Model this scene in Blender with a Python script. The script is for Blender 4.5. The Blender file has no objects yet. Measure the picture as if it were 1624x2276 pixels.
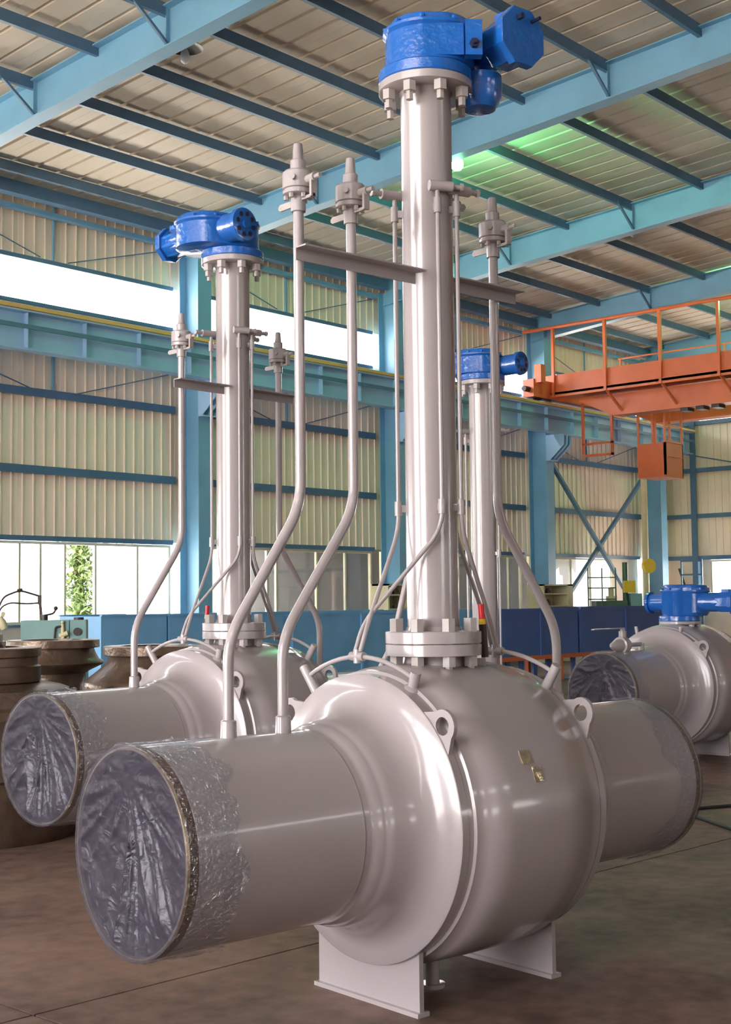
import bpy, bmesh, math, random
from mathutils import Vector, Matrix, noise
R = math.radians
rnd = random.Random(7)
sc = bpy.context.scene
C = sc.collection

# ------------------------------------------------------------------ camera
H = 1.5494
F_PX = 2944.9
yaw, pit, rol = R(41.414), R(3.831), R(-0.653)
fw = Vector((math.cos(yaw)*math.cos(pit), math.sin(yaw)*math.cos(pit), math.sin(pit)))
rt = Vector((math.sin(yaw), -math.cos(yaw), 0)); up = rt.cross(fw)
rt2 = math.cos(rol)*rt + math.sin(rol)*up
up2 = -math.sin(rol)*rt + math.cos(rol)*up
cd = bpy.data.cameras.new('camera'); cam = bpy.data.objects.new('camera', cd); C.objects.link(cam)
cd.sensor_fit = 'VERTICAL'; cd.sensor_height = 36.0; cd.lens = F_PX/2276*36.0
cd.clip_start = 0.05; cd.clip_end = 400
cam.matrix_world = Matrix(((rt2.x, up2.x, -fw.x, 0), (rt2.y, up2.y, -fw.y, 0), (rt2.z, up2.z, -fw.z, H), (0, 0, 0, 1)))
sc.camera = cam

# ------------------------------------------------------------------ world, light, exposure
wd = bpy.data.worlds.new('sky'); sc.world = wd; wd.use_nodes = True
bg = wd.node_tree.nodes['Background']
bg.inputs[0].default_value = (1.0, 0.955, 0.985, 1); bg.inputs[1].default_value = 9.0
sc.view_settings.view_transform = 'Standard'; sc.view_settings.look = 'None'
sc.view_settings.exposure = 0.48; sc.view_settings.gamma = 1.0; sc.view_settings.use_curve_mapping = False
cy = sc.cycles
cy.max_bounces = 10; cy.diffuse_bounces = 6; cy.glossy_bounces = 4; cy.transparent_max_bounces = 12; cy.transmission_bounces = 6
cy.sample_clamp_indirect = 6.0; cy.use_denoising = True; cy.caustics_reflective = False; cy.caustics_refractive = False
sl = bpy.data.lights.new('sun', 'SUN'); sl.energy = 45; sl.angle = R(2); sl.color = (1, 0.95, 0.86)
so = bpy.data.objects.new('sun', sl); C.objects.link(so); so.rotation_euler = (0, R(28), 0)   # high, from beyond the far end
def portal(name, loc, rot, sx, sy):
    l = bpy.data.lights.new(name, 'AREA'); l.shape = 'RECTANGLE'; l.size = sx; l.size_y = sy
    l.cycles.is_portal = True
    o = bpy.data.objects.new(name, l); C.objects.link(o); o.location = loc; o.rotation_euler = rot
YW, XE, XB = 19.7, 36.0, -10.0            # left wall, far end wall, gate wall behind the camera
YR = -19.7
portal('daylight_portal', (13.0, YW+0.06, 7.25), (R(90), 0, R(180)), 46, 0.8)
portal('daylight_portal', (13.0, YW+0.06, 1.93), (R(90), 0, R(180)), 46, 1.5)
portal('daylight_portal', (13.0, YR-0.06, 7.25), (R(90), 0, 0), 46, 0.8)
portal('daylight_portal', (13.0, YR-0.06, 1.93), (R(90), 0, 0), 46, 1.5)
portal('daylight_portal', (XB-0.2, 7.5, 3.25), (R(90), 0, R(-90)), 15, 6.5)

# ------------------------------------------------------------------ helpers
def lin(c): return tuple(((x/255)/12.92 if x/255 <= 0.04045 else ((x/255+0.055)/1.055)**2.4) for x in c)
def mat(name, rgb, rough=0.5, metal=0.0, var=0.08, vscale=4.0, bump=0.0, bscale=40.0, coat=0.0, emit=None, spec=0.5, stretch=None, rgb2=None):
    m = bpy.data.materials.new(name); m.use_nodes = True
    nt = m.node_tree; b = nt.nodes['Principled BSDF']
    b.inputs['Roughness'].default_value = rough; b.inputs['Metallic'].default_value = metal
    b.inputs['Specular IOR Level'].default_value = spec; b.inputs['Coat Weight'].default_value = coat
    b.inputs['Coat Roughness'].default_value = 0.1
    tc = nt.nodes.new('ShaderNodeTexCoord'); mp = nt.nodes.new('ShaderNodeMapping')
    nt.links.new(tc.outputs['Object'], mp.inputs[0])
    if stretch: mp.inputs['Scale'].default_value = stretch
    n = nt.nodes.new('ShaderNodeTexNoise'); n.inputs['Scale'].default_value = vscale; n.inputs['Detail'].default_value = 5
    nt.links.new(mp.outputs[0], n.inputs['Vector'])
    cr = nt.nodes.new('ShaderNodeValToRGB'); c = lin(rgb)
    cr.color_ramp.elements[0].position = 0.3; cr.color_ramp.elements[1].position = 0.7
    c2 = lin(rgb2) if rgb2 else tuple(min(1, x*(1+var)) for x in c)
    c1 = c if rgb2 else tuple(x*(1-var) for x in c)
    cr.color_ramp.elements[0].color = (*c1, 1); cr.color_ramp.elements[1].color = (*c2, 1)
    nt.links.new(n.outputs['Fac'], cr.inputs[0]); nt.links.new(cr.outputs[0], b.inputs['Base Color'])
    if bump:
        n2 = nt.nodes.new('ShaderNodeTexNoise'); n2.inputs['Scale'].default_value = bscale; n2.inputs['Detail'].default_value = 3
        nt.links.new(mp.outputs[0], n2.inputs['Vector'])
        bp = nt.nodes.new('ShaderNodeBump'); bp.inputs['Strength'].default_value = bump; bp.inputs['Distance'].default_value = 0.02
        nt.links.new(n2.outputs['Fac'], bp.inputs['Height']); nt.links.new(bp.outputs[0], b.inputs['Normal'])
    if emit:
        b.inputs['Emission Color'].default_value = (*emit[0], 1); b.inputs['Emission Strength'].default_value = emit[1]
    return m
def film_mat(name, trans, dif, rough=0.25, bscale=16, bstr=0.8, gl=0.35):
    m = bpy.data.materials.new(name); m.use_nodes = True; nt = m.node_tree; nt.nodes.clear()
    out = nt.nodes.new('ShaderNodeOutputMaterial')
    tr = nt.nodes.new('ShaderNodeBsdfTransparent'); tr.inputs[0].default_value = (0.9, 0.92, 0.95, 1)
    df = nt.nodes.new('ShaderNodeBsdfDiffuse'); df.inputs[0].default_value = (*dif, 1)
    g = nt.nodes.new('ShaderNodeBsdfGlossy'); g.inputs['Roughness'].default_value = rough; g.inputs[0].default_value = (0.9, 0.9, 0.95, 1)
    tc = nt.nodes.new('ShaderNodeTexCoord')
    n = nt.nodes.new('ShaderNodeTexNoise'); n.inputs['Scale'].default_value = bscale; n.inputs['Detail'].default_value = 4; n.inputs['Distortion'].default_value = 1.2
    nt.links.new(tc.outputs['Object'], n.inputs['Vector'])
    bp = nt.nodes.new('ShaderNodeBump'); bp.inputs['Strength'].default_value = bstr; bp.inputs['Distance'].default_value = 0.03
    nt.links.new(n.outputs['Fac'], bp.inputs['Height'])
    nt.links.new(bp.outputs[0], g.inputs['Normal']); nt.links.new(bp.outputs[0], df.inputs['Normal'])
    m1 = nt.nodes.new('ShaderNodeMixShader'); m1.inputs[0].default_value = 1-trans
    m2 = nt.nodes.new('ShaderNodeMixShader'); m2.inputs[0].default_value = gl
    nt.links.new(df.outputs[0], m2.inputs[1]); nt.links.new(g.outputs[0], m2.inputs[2])
    nt.links.new(tr.outputs[0], m1.inputs[1]); nt.links.new(m2.outputs[0], m1.inputs[2])
    nt.links.new(m1.outputs[0], out.inputs[0])
    return m
def glass_mat(name, tint, gl=0.08, haze=0.5):
    m = bpy.data.materials.new(name); m.use_nodes = True; nt = m.node_tree; nt.nodes.clear()
    out = nt.nodes.new('ShaderNodeOutputMaterial')
    tr = nt.nodes.new('ShaderNodeBsdfTransparent'); tr.inputs[0].default_value = (*tint, 1)
    g = nt.nodes.new('ShaderNodeBsdfGlossy'); g.inputs['Roughness'].default_value = 0.03
    mx = nt.nodes.new('ShaderNodeMixShader'); mx.inputs[0].default_value = gl
    nt.links.new(g.outputs[0], mx.inputs[2]); nt.links.new(mx.outputs[0], out.inputs[0])
    tl = nt.nodes.new('ShaderNodeBsdfTranslucent'); tl.inputs[0].default_value = (0.95, 0.95, 0.95, 1)
    m2 = nt.nodes.new('ShaderNodeMixShader'); m2.inputs[0].default_value = haze
    nt.links.new(tr.outputs[0], m2.inputs[1]); nt.links.new(tl.outputs[0], m2.inputs[2]); nt.links.new(m2.outputs[0], mx.inputs[1])
    return m

M = dict(
    valve=mat('valve_grey_paint', (166, 159, 160), 0.26, var=0.03, vscale=2.5, coat=0.6),
    rim=mat('bare_steel_rim', (190, 168, 130), 0.35, 0.6, var=0.15, vscale=20),
    band=mat('bare_steel_band', (104, 82, 70), 0.5, 0.3, var=0.25, vscale=9),
    gear=mat('gearbox_blue_paint', (26, 94, 178), 0.16, var=0.06, bump=0.35, bscale=18, coat=0.6),
    geardark=mat('gearbox_hole', (14, 24, 60), 0.5),
    bolt=mat('painted_bolt', (172, 166, 164), 0.35, var=0.05),
    dark=mat('dark_steel', (58, 50, 50), 0.45, 0.4),
    red=mat('red_cap', (190, 20, 36), 0.4), yellow=mat('yellow_paint', (214, 178, 30), 0.5, var=0.1),
    plate=mat('shiny_nameplate', (240, 222, 186), 0.18, 0.85, var=0.2, vscale=60, bump=0.4, bscale=30),
    steel=mat('structure_blue_paint', (112, 160, 189), 0.42, var=0.08, vscale=1.5),
    runway=mat('runway_blue_paint', (146, 182, 212), 0.42, var=0.08, vscale=1.5),
    girt=mat('girt_blue_paint', (76, 108, 136), 0.45, var=0.08),
    sheet=mat('wall_sheet_cream', (243, 223, 200), 0.5, var=0.05, vscale=0.8),
    roofm=mat('roof_sheet_beige', (226, 213, 194), 0.55, var=0.10, vscale=0.7),
    sill=mat('sill_wall_plaster', (205, 196, 182), 0.7, var=0.06),
    frame=mat('window_frame_cream', (206, 198, 170), 0.45, var=0.05),
    glass2=glass_mat('clear_window_glass', (0.80, 0.82, 0.83), 0.08, 0.06),
    glass=glass_mat('window_glass', (0.92, 0.95, 0.96)),
    orange=mat('crane_orange_paint', (208, 104, 60), 0.42, var=0.08, vscale=2),
    bin=mat('bin_blue_lit', (116, 176, 220), 0.4, var=0.12, vscale=1.6),  # bin blue with direct light on the fronts put into the colour
    bin_shaded=mat('bin_blue_shaded', (66, 98, 162), 0.4, var=0.12, vscale=1.6),  # same bin blue for the far bins, their shade put into the colour
    rust=mat('rusty_casting', (78, 64, 54), 0.30, 0.55, rgb2=(116, 98, 82), vscale=5, bump=0.25, bscale=30),
    teal=mat('machine_teal_paint', (112, 150, 146), 0.42, var=0.08),
    green=mat('machine_green_paint', (64, 96, 72), 0.45, var=0.1),
    cabinet=mat('cabinet_cream_paint', (196, 188, 150), 0.5, var=0.08),
    wood=mat('tool_rack_brown', (96, 80, 66), 0.6, var=0.3, vscale=14),
    lampdark=mat('lamp_shade_dark', (40, 32, 30), 0.4, 0.3),
    bulb=mat('lamp_bulb_glass', (225, 225, 220), 0.05, var=0.01, spec=0.8),
    glow=mat('lamp_bulb_lit', (255, 255, 255), 0.3, var=0.0, emit=((0.22, 1.0, 0.42), 460.0)),
    leaf=mat('leaf_green', (62, 92, 50), 0.5, var=0.3, vscale=2, rgb2=(112, 134, 84)),
    bark=mat('bark_brown', (90, 72, 56), 0.8, var=0.2, vscale=12),
    outside=mat('yard_concrete', (218, 214, 204), 0.8, var=0.1, vscale=0.4),
    annex=mat('annex_grey_wall', (62, 63, 63), 0.8, var=0.12, vscale=0.5),
    cable=mat('black_cable', (24, 22, 24), 0.5),
    film=film_mat('plastic_cap_film', 0.44, (0.064, 0.062, 0.086), 0.34, 16, 0.35, 0.07),
    sleeve=film_mat('plastic_sleeve_film', 0.82, (0.6, 0.58, 0.6), 0.07, 40, 1.0, 0.85),
)
# floor: brown grey worn concrete
fm = bpy.data.materials.new('worn_concrete_floor'); fm.use_nodes = True
nt = fm.node_tree; b = nt.nodes['Principled BSDF']; b.inputs['Roughness'].default_value = 0.62
geo = nt.nodes.new('ShaderNodeNewGeometry')
n1 = nt.nodes.new('ShaderNodeTexNoise'); n1.inputs['Scale'].default_value = 0.9; n1.inputs['Detail'].default_value = 8; n1.inputs['Roughness'].default_value = 0.65
n2 = nt.nodes.new('ShaderNodeTexNoise'); n2.inputs['Scale'].default_value = 9; n2.inputs['Detail'].default_value = 6
nt.links.new(geo.outputs['Position'], n1.inputs['Vector']); nt.links.new(geo.outputs['Position'], n2.inputs['Vector'])
mx = nt.nodes.new('ShaderNodeMath'); mx.operation = 'MULTIPLY_ADD'; mx.inputs[1].default_value = 0.65
ad = nt.nodes.new('ShaderNodeMath'); ad.operation = 'MULTIPLY'; ad.inputs[1].default_value = 0.35
nt.links.new(n2.outputs['Fac'], ad.inputs[0]); nt.links.new(n1.outputs['Fac'], mx.inputs[0]); nt.links.new(ad.outputs[0], mx.inputs[2])
cr = nt.nodes.new('ShaderNodeValToRGB')
cr.color_ramp.elements[0].position = 0.36; cr.color_ramp.elements[0].color = (*lin((74, 56, 49)), 1)
cr.color_ramp.elements[1].position = 0.64; cr.color_ramp.elements[1].color = (*lin((136, 112, 98)), 1)
nt.links.new(mx.outputs[0], cr.inputs[0]); nt.links.new(cr.outputs[0], b.inputs['Base Color'])
bp = nt.nodes.new('ShaderNodeBump'); bp.inputs['Strength'].default_value = 0.25; bp.inputs['Distance'].default_value = 0.01
nt.links.new(n2.outputs['Fac'], bp.inputs['Height']); nt.links.new(bp.outputs[0], b.inputs['Normal'])
M['floor'] = fm

def tag(o, label=None, cat=None, group=None, kind=None):
    if label: o['label'] = label
    if cat: o['category'] = cat
    if group: o['group'] = group
    if kind: o['kind'] = kind
    return o
def empty(name, loc=(0, 0, 0), rz=0.0, parent=None):
    o = bpy.data.objects.new(name, None); C.objects.link(o); o.location = loc; o.rotation_euler = (0, 0, rz)
    o.empty_display_size = 0.1
    if parent: o.parent = parent
    return o
def link(name, me, parent=None, loc=None, rot=None):
    o = bpy.data.objects.new(name, me); C.objects.link(o)
    if parent: o.parent = parent
    if loc: o.location = loc
    if rot: o.rotation_euler = rot
    return o
def frame(d):
    d = Vector(d).normalized()
    a = Vector((0, 0, 1)) if abs(d.z) < 0.9 else Vector((1, 0, 0))
    u = d.cross(a).normalized(); return d, u, d.cross(u)
class B:
    def __init__(s): s.bm = bmesh.new()
    def ring(s, c, u, v, r, n, ph=0.0):
        return [s.bm.verts.new(c + r*(math.cos(2*math.pi*i/n+ph)*u + math.sin(2*math.pi*i/n+ph)*v)) for i in range(n)]
    def bridge(s, a, b):
        n = len(a)
        for i in range(n): s.bm.faces.new((a[i], a[(i+1) % n], b[(i+1) % n], b[i]))
    def box(s, c, sz, rot=None):
        c = Vector(c); vs = []
        for dx in (-.5, .5):
            for dy in (-.5, .5):
                for dz in (-.5, .5):
                    v = Vector((dx*sz[0], dy*sz[1], dz*sz[2]))
                    if rot is not None: v = rot @ v
                    vs.append(s.bm.verts.new(c+v))
        for f in ((0, 1, 3, 2), (4, 6, 7, 5), (0, 4, 5, 1), (2, 3, 7, 6), (0, 2, 6, 4), (1, 5, 7, 3)): s.bm.faces.new([vs[i] for i in f])
        return s
    def bb(s, x0, x1, y0, y1, z0, z1): return s.box(((x0+x1)/2, (y0+y1)/2, (z0+z1)/2), (abs(x1-x0), abs(y1-y0), abs(z1-z0)))
    def bar(s, p0, p1, w, h):
        p0, p1 = Vector(p0), Vector(p1); d, u, v = frame(p1-p0)
        return s.box((p0+p1)/2, ((p1-p0).length, w, h), Matrix((d, u, v)).transposed())
    def lathe(s, prof, o=(0, 0, 0), ax=(0, 0, 1), n=48, cap=(True, True), ph=0.0):
        o = Vector(o); d, u, v = frame(ax); prev = None; first = None
        for t, r in prof:
            rg = s.ring(o+d*t, u, v, max(r, 1e-4), n, ph)
            if prev: s.bridge(prev, rg)
            else: first = rg
            prev = rg
        if cap[0]: s.bm.faces.new(list(reversed(first)))
        if cap[1]: s.bm.faces.new(prev)
        return s
    def cyl(s, p0, p1, r, n=16, r1=None, ph=0.0):
        p0, p1 = Vector(p0), Vector(p1); L = (p1-p0).length
        return s.lathe([(0, r), (L, r if r1 is None else r1)], p0, p1-p0, n, ph=ph)
    def tube(s, pts, r, n=12, bend=0.06, k=6):
        P = [Vector(p) for p in pts]; Q = [P[0]]
        for i in range(1, len(P)-1):
            a, b, c = P[i-1], P[i], P[i+1]
            l = min(bend, (a-b).length*0.49, (c-b).length*0.49)
            e0 = b+(a-b).normalized()*l; e1 = b+(c-b).normalized()*l
            for j in range(k+1):
                t = j/k; Q.append((1-t)**2*e0+2*t*(1-t)*b+t*t*e1)
        Q.append(P[-1])
        d0, u, v = frame(Q[1]-Q[0]); prev = None
        for i, q in enumerate(Q):
            d = (Q[min(i+1, len(Q)-1)]-Q[max(i-1, 0)]).normalized()
            u = (u-d*u.dot(d)).normalized(); v = d.cross(u)
            rg = s.ring(q, u, v, r, n)
            if prev: s.bridge(prev, rg)
            else: s.bm.faces.new(list(reversed(rg)))
            prev = rg
        s.bm.faces.new(prev); return s
    def prism(s, poly, o, u, v, h):           # polygon in the u,v plane pushed along u x v by h
        o, u, v = Vector(o), Vector(u), Vector(v); w = u.cross(v).normalized()*h
        a = [s.bm.verts.new(o+u*p[0]+v*p[1]) for p in poly]; b2 = [s.bm.verts.new(x.co+w) for x in a]
        s.bridge(a, b2); s.bm.faces.new(list(reversed(a))); s.bm.faces.new(b2); return s
    def sphere(s, c, r, n=10, sz=1.0):
        return s.lathe([(-r*sz*math.cos(math.pi*i/n), r*math.sin(math.pi*i/n)) for i in range(n+1)], c, (0, 0, 1), 2*n)
    def mesh(s, name, m, smooth=40, bev=0.0):
        if bev:
            es = [e for e in s.bm.edges if len(e.link_faces) == 2 and e.calc_face_angle(0) > R(35)]
            bmesh.ops.bevel(s.bm, geom=es, offset=bev, segments=2, affect='EDGES', profile=0.6, clamp_overlap=True)
        bmesh.ops.recalc_face_normals(s.bm, faces=s.bm.faces)
        me = bpy.data.meshes.new(name); s.bm.to_mesh(me); s.bm.free(); me.materials.append(m)
        if smooth:
            me.polygons.foreach_set('use_smooth', [True]*len(me.polygons)); me.set_sharp_from_angle(angle=R(smooth))
        return me
    def obj(s, name, m, parent=None, smooth=40, bev=0.0, **kw): return link(name, s.mesh(name, m, smooth, bev), parent, **kw)
cache = {}
def shared(key, fn):
    if key not in cache: cache[key] = fn()
    return cache[key]

# ================================================================== SETTING
floor = tag(B().bb(XB-4, XE+0.3, YR-0.3, YW+0.3, -0.30, -0.03).obj('floor', M['floor'], smooth=0), kind='structure')
def slab_y(x, k): return 4.338-0.0757*(x-3.147)+k*4.6
for k in range(-5, 4):                                  # cast floor slabs with open joints
    for i in range(-1, 4):
        x0, x1 = -10+i*13.0+0.006, -10+(i+1)*13.0-0.006
        x0 = max(x0, XB-3.9); x1 = min(x1, XE+0.2)
        if x1 <= x0: continue
        pl = [(x0, max(slab_y(x0, k)+0.006, YR)), (x1, max(slab_y(x1, k)+0.006, YR)), (x1, min(slab_y(x1, k+1)-0.006, YW)), (x0, min(slab_y(x0, k+1)-0.006, YW))]
        if pl[0][1] >= pl[3][1]-0.01: continue
        B().prism(pl, (0, 0, -0.04), (1, 0, 0), (0, 1, 0), 0.04).obj('floor_slab', M['floor'], floor, smooth=0)
yard = tag(B().bb(-90, 110, -90, 110, -0.5, -0.32).obj('ground', M['outside'], smooth=0), kind='structure')

ROOF0, SL = 9.29+0.062*13.94, 0.062
def roof_z(y): return ROOF0-SL*abs(y)
FR = [-6.77, -0.87, 5.03, 10.93, 16.83, 22.73, 28.63, 34.53]

def sheet_mesh(key, w, pitch, h, depth, m, rw=0.018, tw=0.009):
    # ribbed sheet: x along the width, z along the length, ribs stand out towards -y
    def f():
        xs = [(0, 0)]; k = int(round(w/pitch))
        for i in range(k):
            c = (i+0.5)*pitch
            xs += [(c-rw, 0), (c-tw, -depth), (c+tw, -depth), (c+rw, 0)]
        xs += [(w, 0)]
        poly = xs+[(w, 0.02), (0, 0.02)]
        return B().prism(poly, (0, 0, 0), (1, 0, 0), (0, 1, 0), h).mesh('cladding_sheet', m, smooth=0)
    return shared(key, f)
PW = 0.892
def wall(name, long_y, face):
    w = empty(name); tag(w, kind='structure')
    s = 1 if face > 0 else -1
    n = int((XE-XB)/PW)
    for z0, z1 in ((2.70, 6.87), (7.66, 8.96)):
        for i in range(n+1):
            x = XB+i*PW
            o = link('cladding_sheet', sheet_mesh(('w', z0), PW-0.003, (PW-0.003)/4, z1-z0, 0.026, M['sheet']), w, loc=(x, long_y, z0))
            if s < 0: o.location.x = x+PW; o.rotation_euler = (0, 0, math.pi)
    B().bb(XB, XE, long_y, long_y+s*0.24, -0.02, 1.16).obj('sill_wall', M['sill'], w, smooth=0)
    B().bb(XB, XE, long_y-s*0.05, long_y+s*0.2, 1.16, 1.20).obj('window_sill', M['girt'], w, smooth=0)
    for i in range(len(FR)-1):
        a, b2 = FR[i]+0.19, FR[i+1]-0.19
        for z in (3.90, 5.26): B().bb(a, b2, long_y-s*0.16, long_y-s*0.012, z, z+0.012).bb(a, b2, long_y-s*0.16, long_y-s*0.148, z-0.07, z+0.07).bb(a, b2, long_y-s*0.16, long_y-s*0.028, z+0.06, z+0.072).obj('girt', M['girt'], w, smooth=0)
        B().bb(a, b2, long_y-s*0.09, long_y-s*0.028, 2.66, 2.75).obj('head_rail', M['girt'], w, smooth=0)
        B().bb(a, b2, long_y-s*0.10, long_y-s*0.028, 7.60, 7.68).obj('head_rail', M['girt'], w, smooth=0)
        B().bb(a, b2, long_y-s*0.10, long_y-s*0.028, 6.82, 6.88).obj('sill_rail', M['girt'], w, smooth=0)
        B().bb(a, b2, long_y-s*0.26, long_y-s*0.12, 8.42, 8.50).obj('eave_rail', M['steel'], w, smooth=0)
        B().bb(a, b2, long_y-s*0.60, long_y-s*0.40, 8.56, 8.78).obj('eave_beam', M['girt'], w, smooth=0)
        xm = (a+b2)/2
        for z0, z1 in ((5.26, 5.98), (7.68, 8.42)):      # sag rods between the rails
            B().cyl((a, long_y-s*0.1, z1), (xm-0.3, long_y-s*0.1, z0+0.02), 0.011, 6).obj('sag_rod', M['girt'], w)
            B().cyl((b2, long_y-s*0.1, z1), (xm+0.3, long_y-s*0.1, z0+0.02), 0.011, 6).obj('sag_rod', M['girt'], w)
            B().bar((xm, long_y-s*0.06, z0), (xm, long_y-s*0.06, z1+0.3), 0.05, 0.03).obj('sag_post', M['steel'], w, smooth=0)
    return w
wl = wall('wall_left', YW, 1)
wr = wall('wall_right', YR, -1)
def column(x, y, s, par):
    # H column: flange faces the hall, web behind it
    y0, y1 = y-s*0.80, y-s*0.25
    b3 = B()
    def h(z0, z1, ya, yb):
        b3.bb(x-0.17, x+0.17, ya, ya+s*0.02, z0, z1).bb(x-0.17, x+0.17, yb-s*0.02, yb, z0, z1).bb(x-0.008, x+0.008, ya+s*0.02, yb-s*0.02, z0, z1)
    h(0, 8.55, y0, y1)
    o = b3.obj('column', M['steel'], par, smooth=0)
    c = B()                                                    # corbel carrying the runway
    for dx in (-0.165, 0.165, 0):
        c.prism([(0, 5.72), (0, 5.10), (-0.12, 5.10), (-0.55, 5.46), (-0.55, 5.72)], (x+dx-0.008, y0, 0), (0, s, 0), (0, 0, 1), 0.016*s)
    c.bb(x-0.17, x+0.17, y0-s*0.55, y0, 5.70, 5.74).bb(x-0.17, x+0.17, y0-s*0.14, y0, 5.08, 5.10)
    c.obj('corbel', M['runway'], o, smooth=0)
    B().bb(x-0.25, x+0.25, y-s*1.0, y-s*0.05, 0, 0.03).obj('base_plate', M['steel'], o, smooth=0)
for x in FR:
    column(x, YW, 1, wl)
    column(x, YR, -1, wr)
# bracing of the last bay of the left wall
for p0, p1 in (((28.85, 19.15, 5.28), (34.3, 19.15, 0.25)), ((34.3, 19.25, 5.28), (28.85, 19.25, 0.75))):
    B().bar(p0, p1, 0.11, 0.08).obj('cross_brace', M['girt'], wl, smooth=0)

# --- windows of the left wall, one per bay
def window(idx, x0, x1, y, s, mull, skip=(), g=None):
    w = tag(empty('window_%d' % idx), kind='structure')
    f = B(); f.bb(x0, x1, y+s*0.02, y+s*0.10, 1.20, 1.25).bb(x0, x1, y+s*0.02, y+s*0.10, 2.61, 2.66)
    f.bb(x0, x0+0.05, y+s*0.02, y+s*0.10, 1.25, 2.61).bb(x1-0.05, x1, y+s*0.02, y+s*0.10, 1.25, 2.61)
    f.obj('window_frame', M['frame'], w, smooth=0)
    xs = [x0+0.05]+list(mull)+[x1-0.05]
    for m_ in mull: B().bb(m_-0.022, m_+0.022, y+s*0.03, y+s*0.09, 1.25, 2.61).obj('mullion', M['frame'], w, smooth=0)
    for i in range(len(xs)-1):
        if i in skip: continue
        B().bb(xs[i]+0.02, xs[i+1]-0.02, y+s*0.055, y+s*0.061, 1.25, 2.61).obj('pane', g or M['glass'], w, smooth=0)
window(1, 11.1, 16.66, YW, 1, (11.9, 12.62, 13.28, 13.71, 14.23, 14.90, 15.87), skip=(5,))
window(2, 17.0, 22.56, YW, 1, (17.9, 19.28, 19.55, 20.77, 21.69), g=M['glass2'])
window(3, 22.9, 28.46, YW, 1, (23.8, 24.8, 25.8, 26.8, 27.9), g=M['glass2'])
window(4, 28.8, 32.95, YW, 1, (29.9, 30.82, 31.81))
B().bb(32.95, 34.36, YW+0.02, YW+0.1, 1.2, 2.70).obj('blank_panel', M['sheet'], wl, smooth=0)
for i in range(3): window(5+i, FR[i]+0.17, FR[i+1]-0.17, YW, 1, [FR[i]+0.17+0.93*j for j in range(1, 6)])
for i in range(7):
    if i not in (1, 3): B().bb(FR[i]+0.17, FR[i+1]-0.17, YR-0.03, YR+0.02, 6.85, 7.68).obj('blank_panel', M['sheet'], wr, smooth=0)
    if i in (1, 4): window(10+i, FR[i]+0.17, FR[i+1]-0.17, YR, -1, [FR[i]+0.17+0.93*j for j in range(1, 6)])
    else: B().bb(FR[i]+0.17, FR[i+1]-0.17, YR-0.06, YR, 1.2, 2.70).obj('blank_panel', M['sheet'], wr, smooth=0)

for s, ww in ((1, wl), (-1, wr)):
    for xa, xb in ((FR[-1]+0.1, XE), (XB, FR[0]-0.1)):
        for za, zb in ((1.2, 2.70), (6.85, 7.68)): B().bb(xa, xb, s*YW+s*0.02, s*YW+s*0.07, za, zb).obj('blank_panel', M['sheet'], ww, smooth=0)
# --- far end wall
we = tag(empty('wall_far'), kind='structure')
def end_sheets(x, s, bands, holes):
    n = int((YW-YR)/PW)
    for i in range(n+1):
        y = YW-i*PW
        yc = y-PW/2
        for z0, z1 in bands:
            zt = z1
            if z1 > 8.8: zt = roof_z(yc)-0.02
            key = ('e', z0, round(zt, 2))
            o = link('cladding_sheet', sheet_mesh(key, PW-0.003, (PW-0.003)/4, zt-z0, 0.026, M['sheet']), we if s > 0 else wb, loc=(x, y, z0))
            o.rotation_euler = (0, 0, R(-90)) if s > 0 else (0, 0, R(90))
            if s < 0: o.location.y = y-PW
end_sheets(XE, 1, ((2.70, 6.74), (6.95, 9.9)), None)
B().bb(XE, XE+0.24, YR, YW, -0.02, 1.16).obj('sill_wall', M['sill'], we, smooth=0)
B().bb(XE+0.02, XE+0.1, 18.25, YW, 1.16, 2.7).obj('blank_panel', M['sheet'], we, smooth=0)
for z in (2.70, 3.94, 5.30, 6.70): B().bb(XE-0.15, XE-0.028, YR, YW, z-0.06, z+0.06).obj('girt', M['girt'], we, smooth=0)
for y in (18.62, 14.5, 10, 5, 0, -5, -10, -15): B().bb(XE-0.20, XE-0.03, y-0.09, y+0.09, 0, 2.64).bb(XE-0.20, XE-0.16, y-0.09, y+0.09, 2.64, roof_z(y)-0.2).obj('wall_post', M['girt'], we, smooth=0)
B().bar((XE-0.1, 19.2, 2.4), (XE-0.1, 18.8, 1.2), 0.05, 0.05).obj('brace', M['dark'], we, smooth=0)
B().cyl((XE-0.1, 19.3, 5.9), (XE-0.1, 16.5, 5.25), 0.02, 6).obj('sag_rod', M['girt'], we)
w = tag(empty('window_20'), kind='structure')
B().bb(XE+0.02, XE+0.1, 6.0, 18.25, 1.16, 1.22).bb(XE+0.02, XE+0.1, 6.0, 18.25, 2.58, 2.64).bb(XE+0.02, XE+0.1, 18.19, 18.25, 1.22, 2.58).obj('window_frame', M['frame'], w, smooth=0)
for i in range(10):
    y0 = 6.0+i*1.219; B().bb(XE+0.05, XE+0.056, y0+0.03, y0+1.19, 1.22, 2.58).obj('pane', M['glass'], w, smooth=0)
B().bb(XE+0.02, XE+0.1, YR, 6.0, 1.16, 2.7).obj('blank_panel', M['sheet'], we, smooth=0)
B().bb(XE+0.13, XE+0.18, 6.0, 14.5, 1.16, 2.7).obj('blank_panel', M['sheet'], we, smooth=0)
B().bb(XE+0.02, XE+0.07, YR, 10.0, 6.7, 7.0).bb(XE+0.02, XE+0.07, 18.5, YW, 6.7, 7.0).obj('blank_panel', M['sheet'], we, smooth=0)
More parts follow.
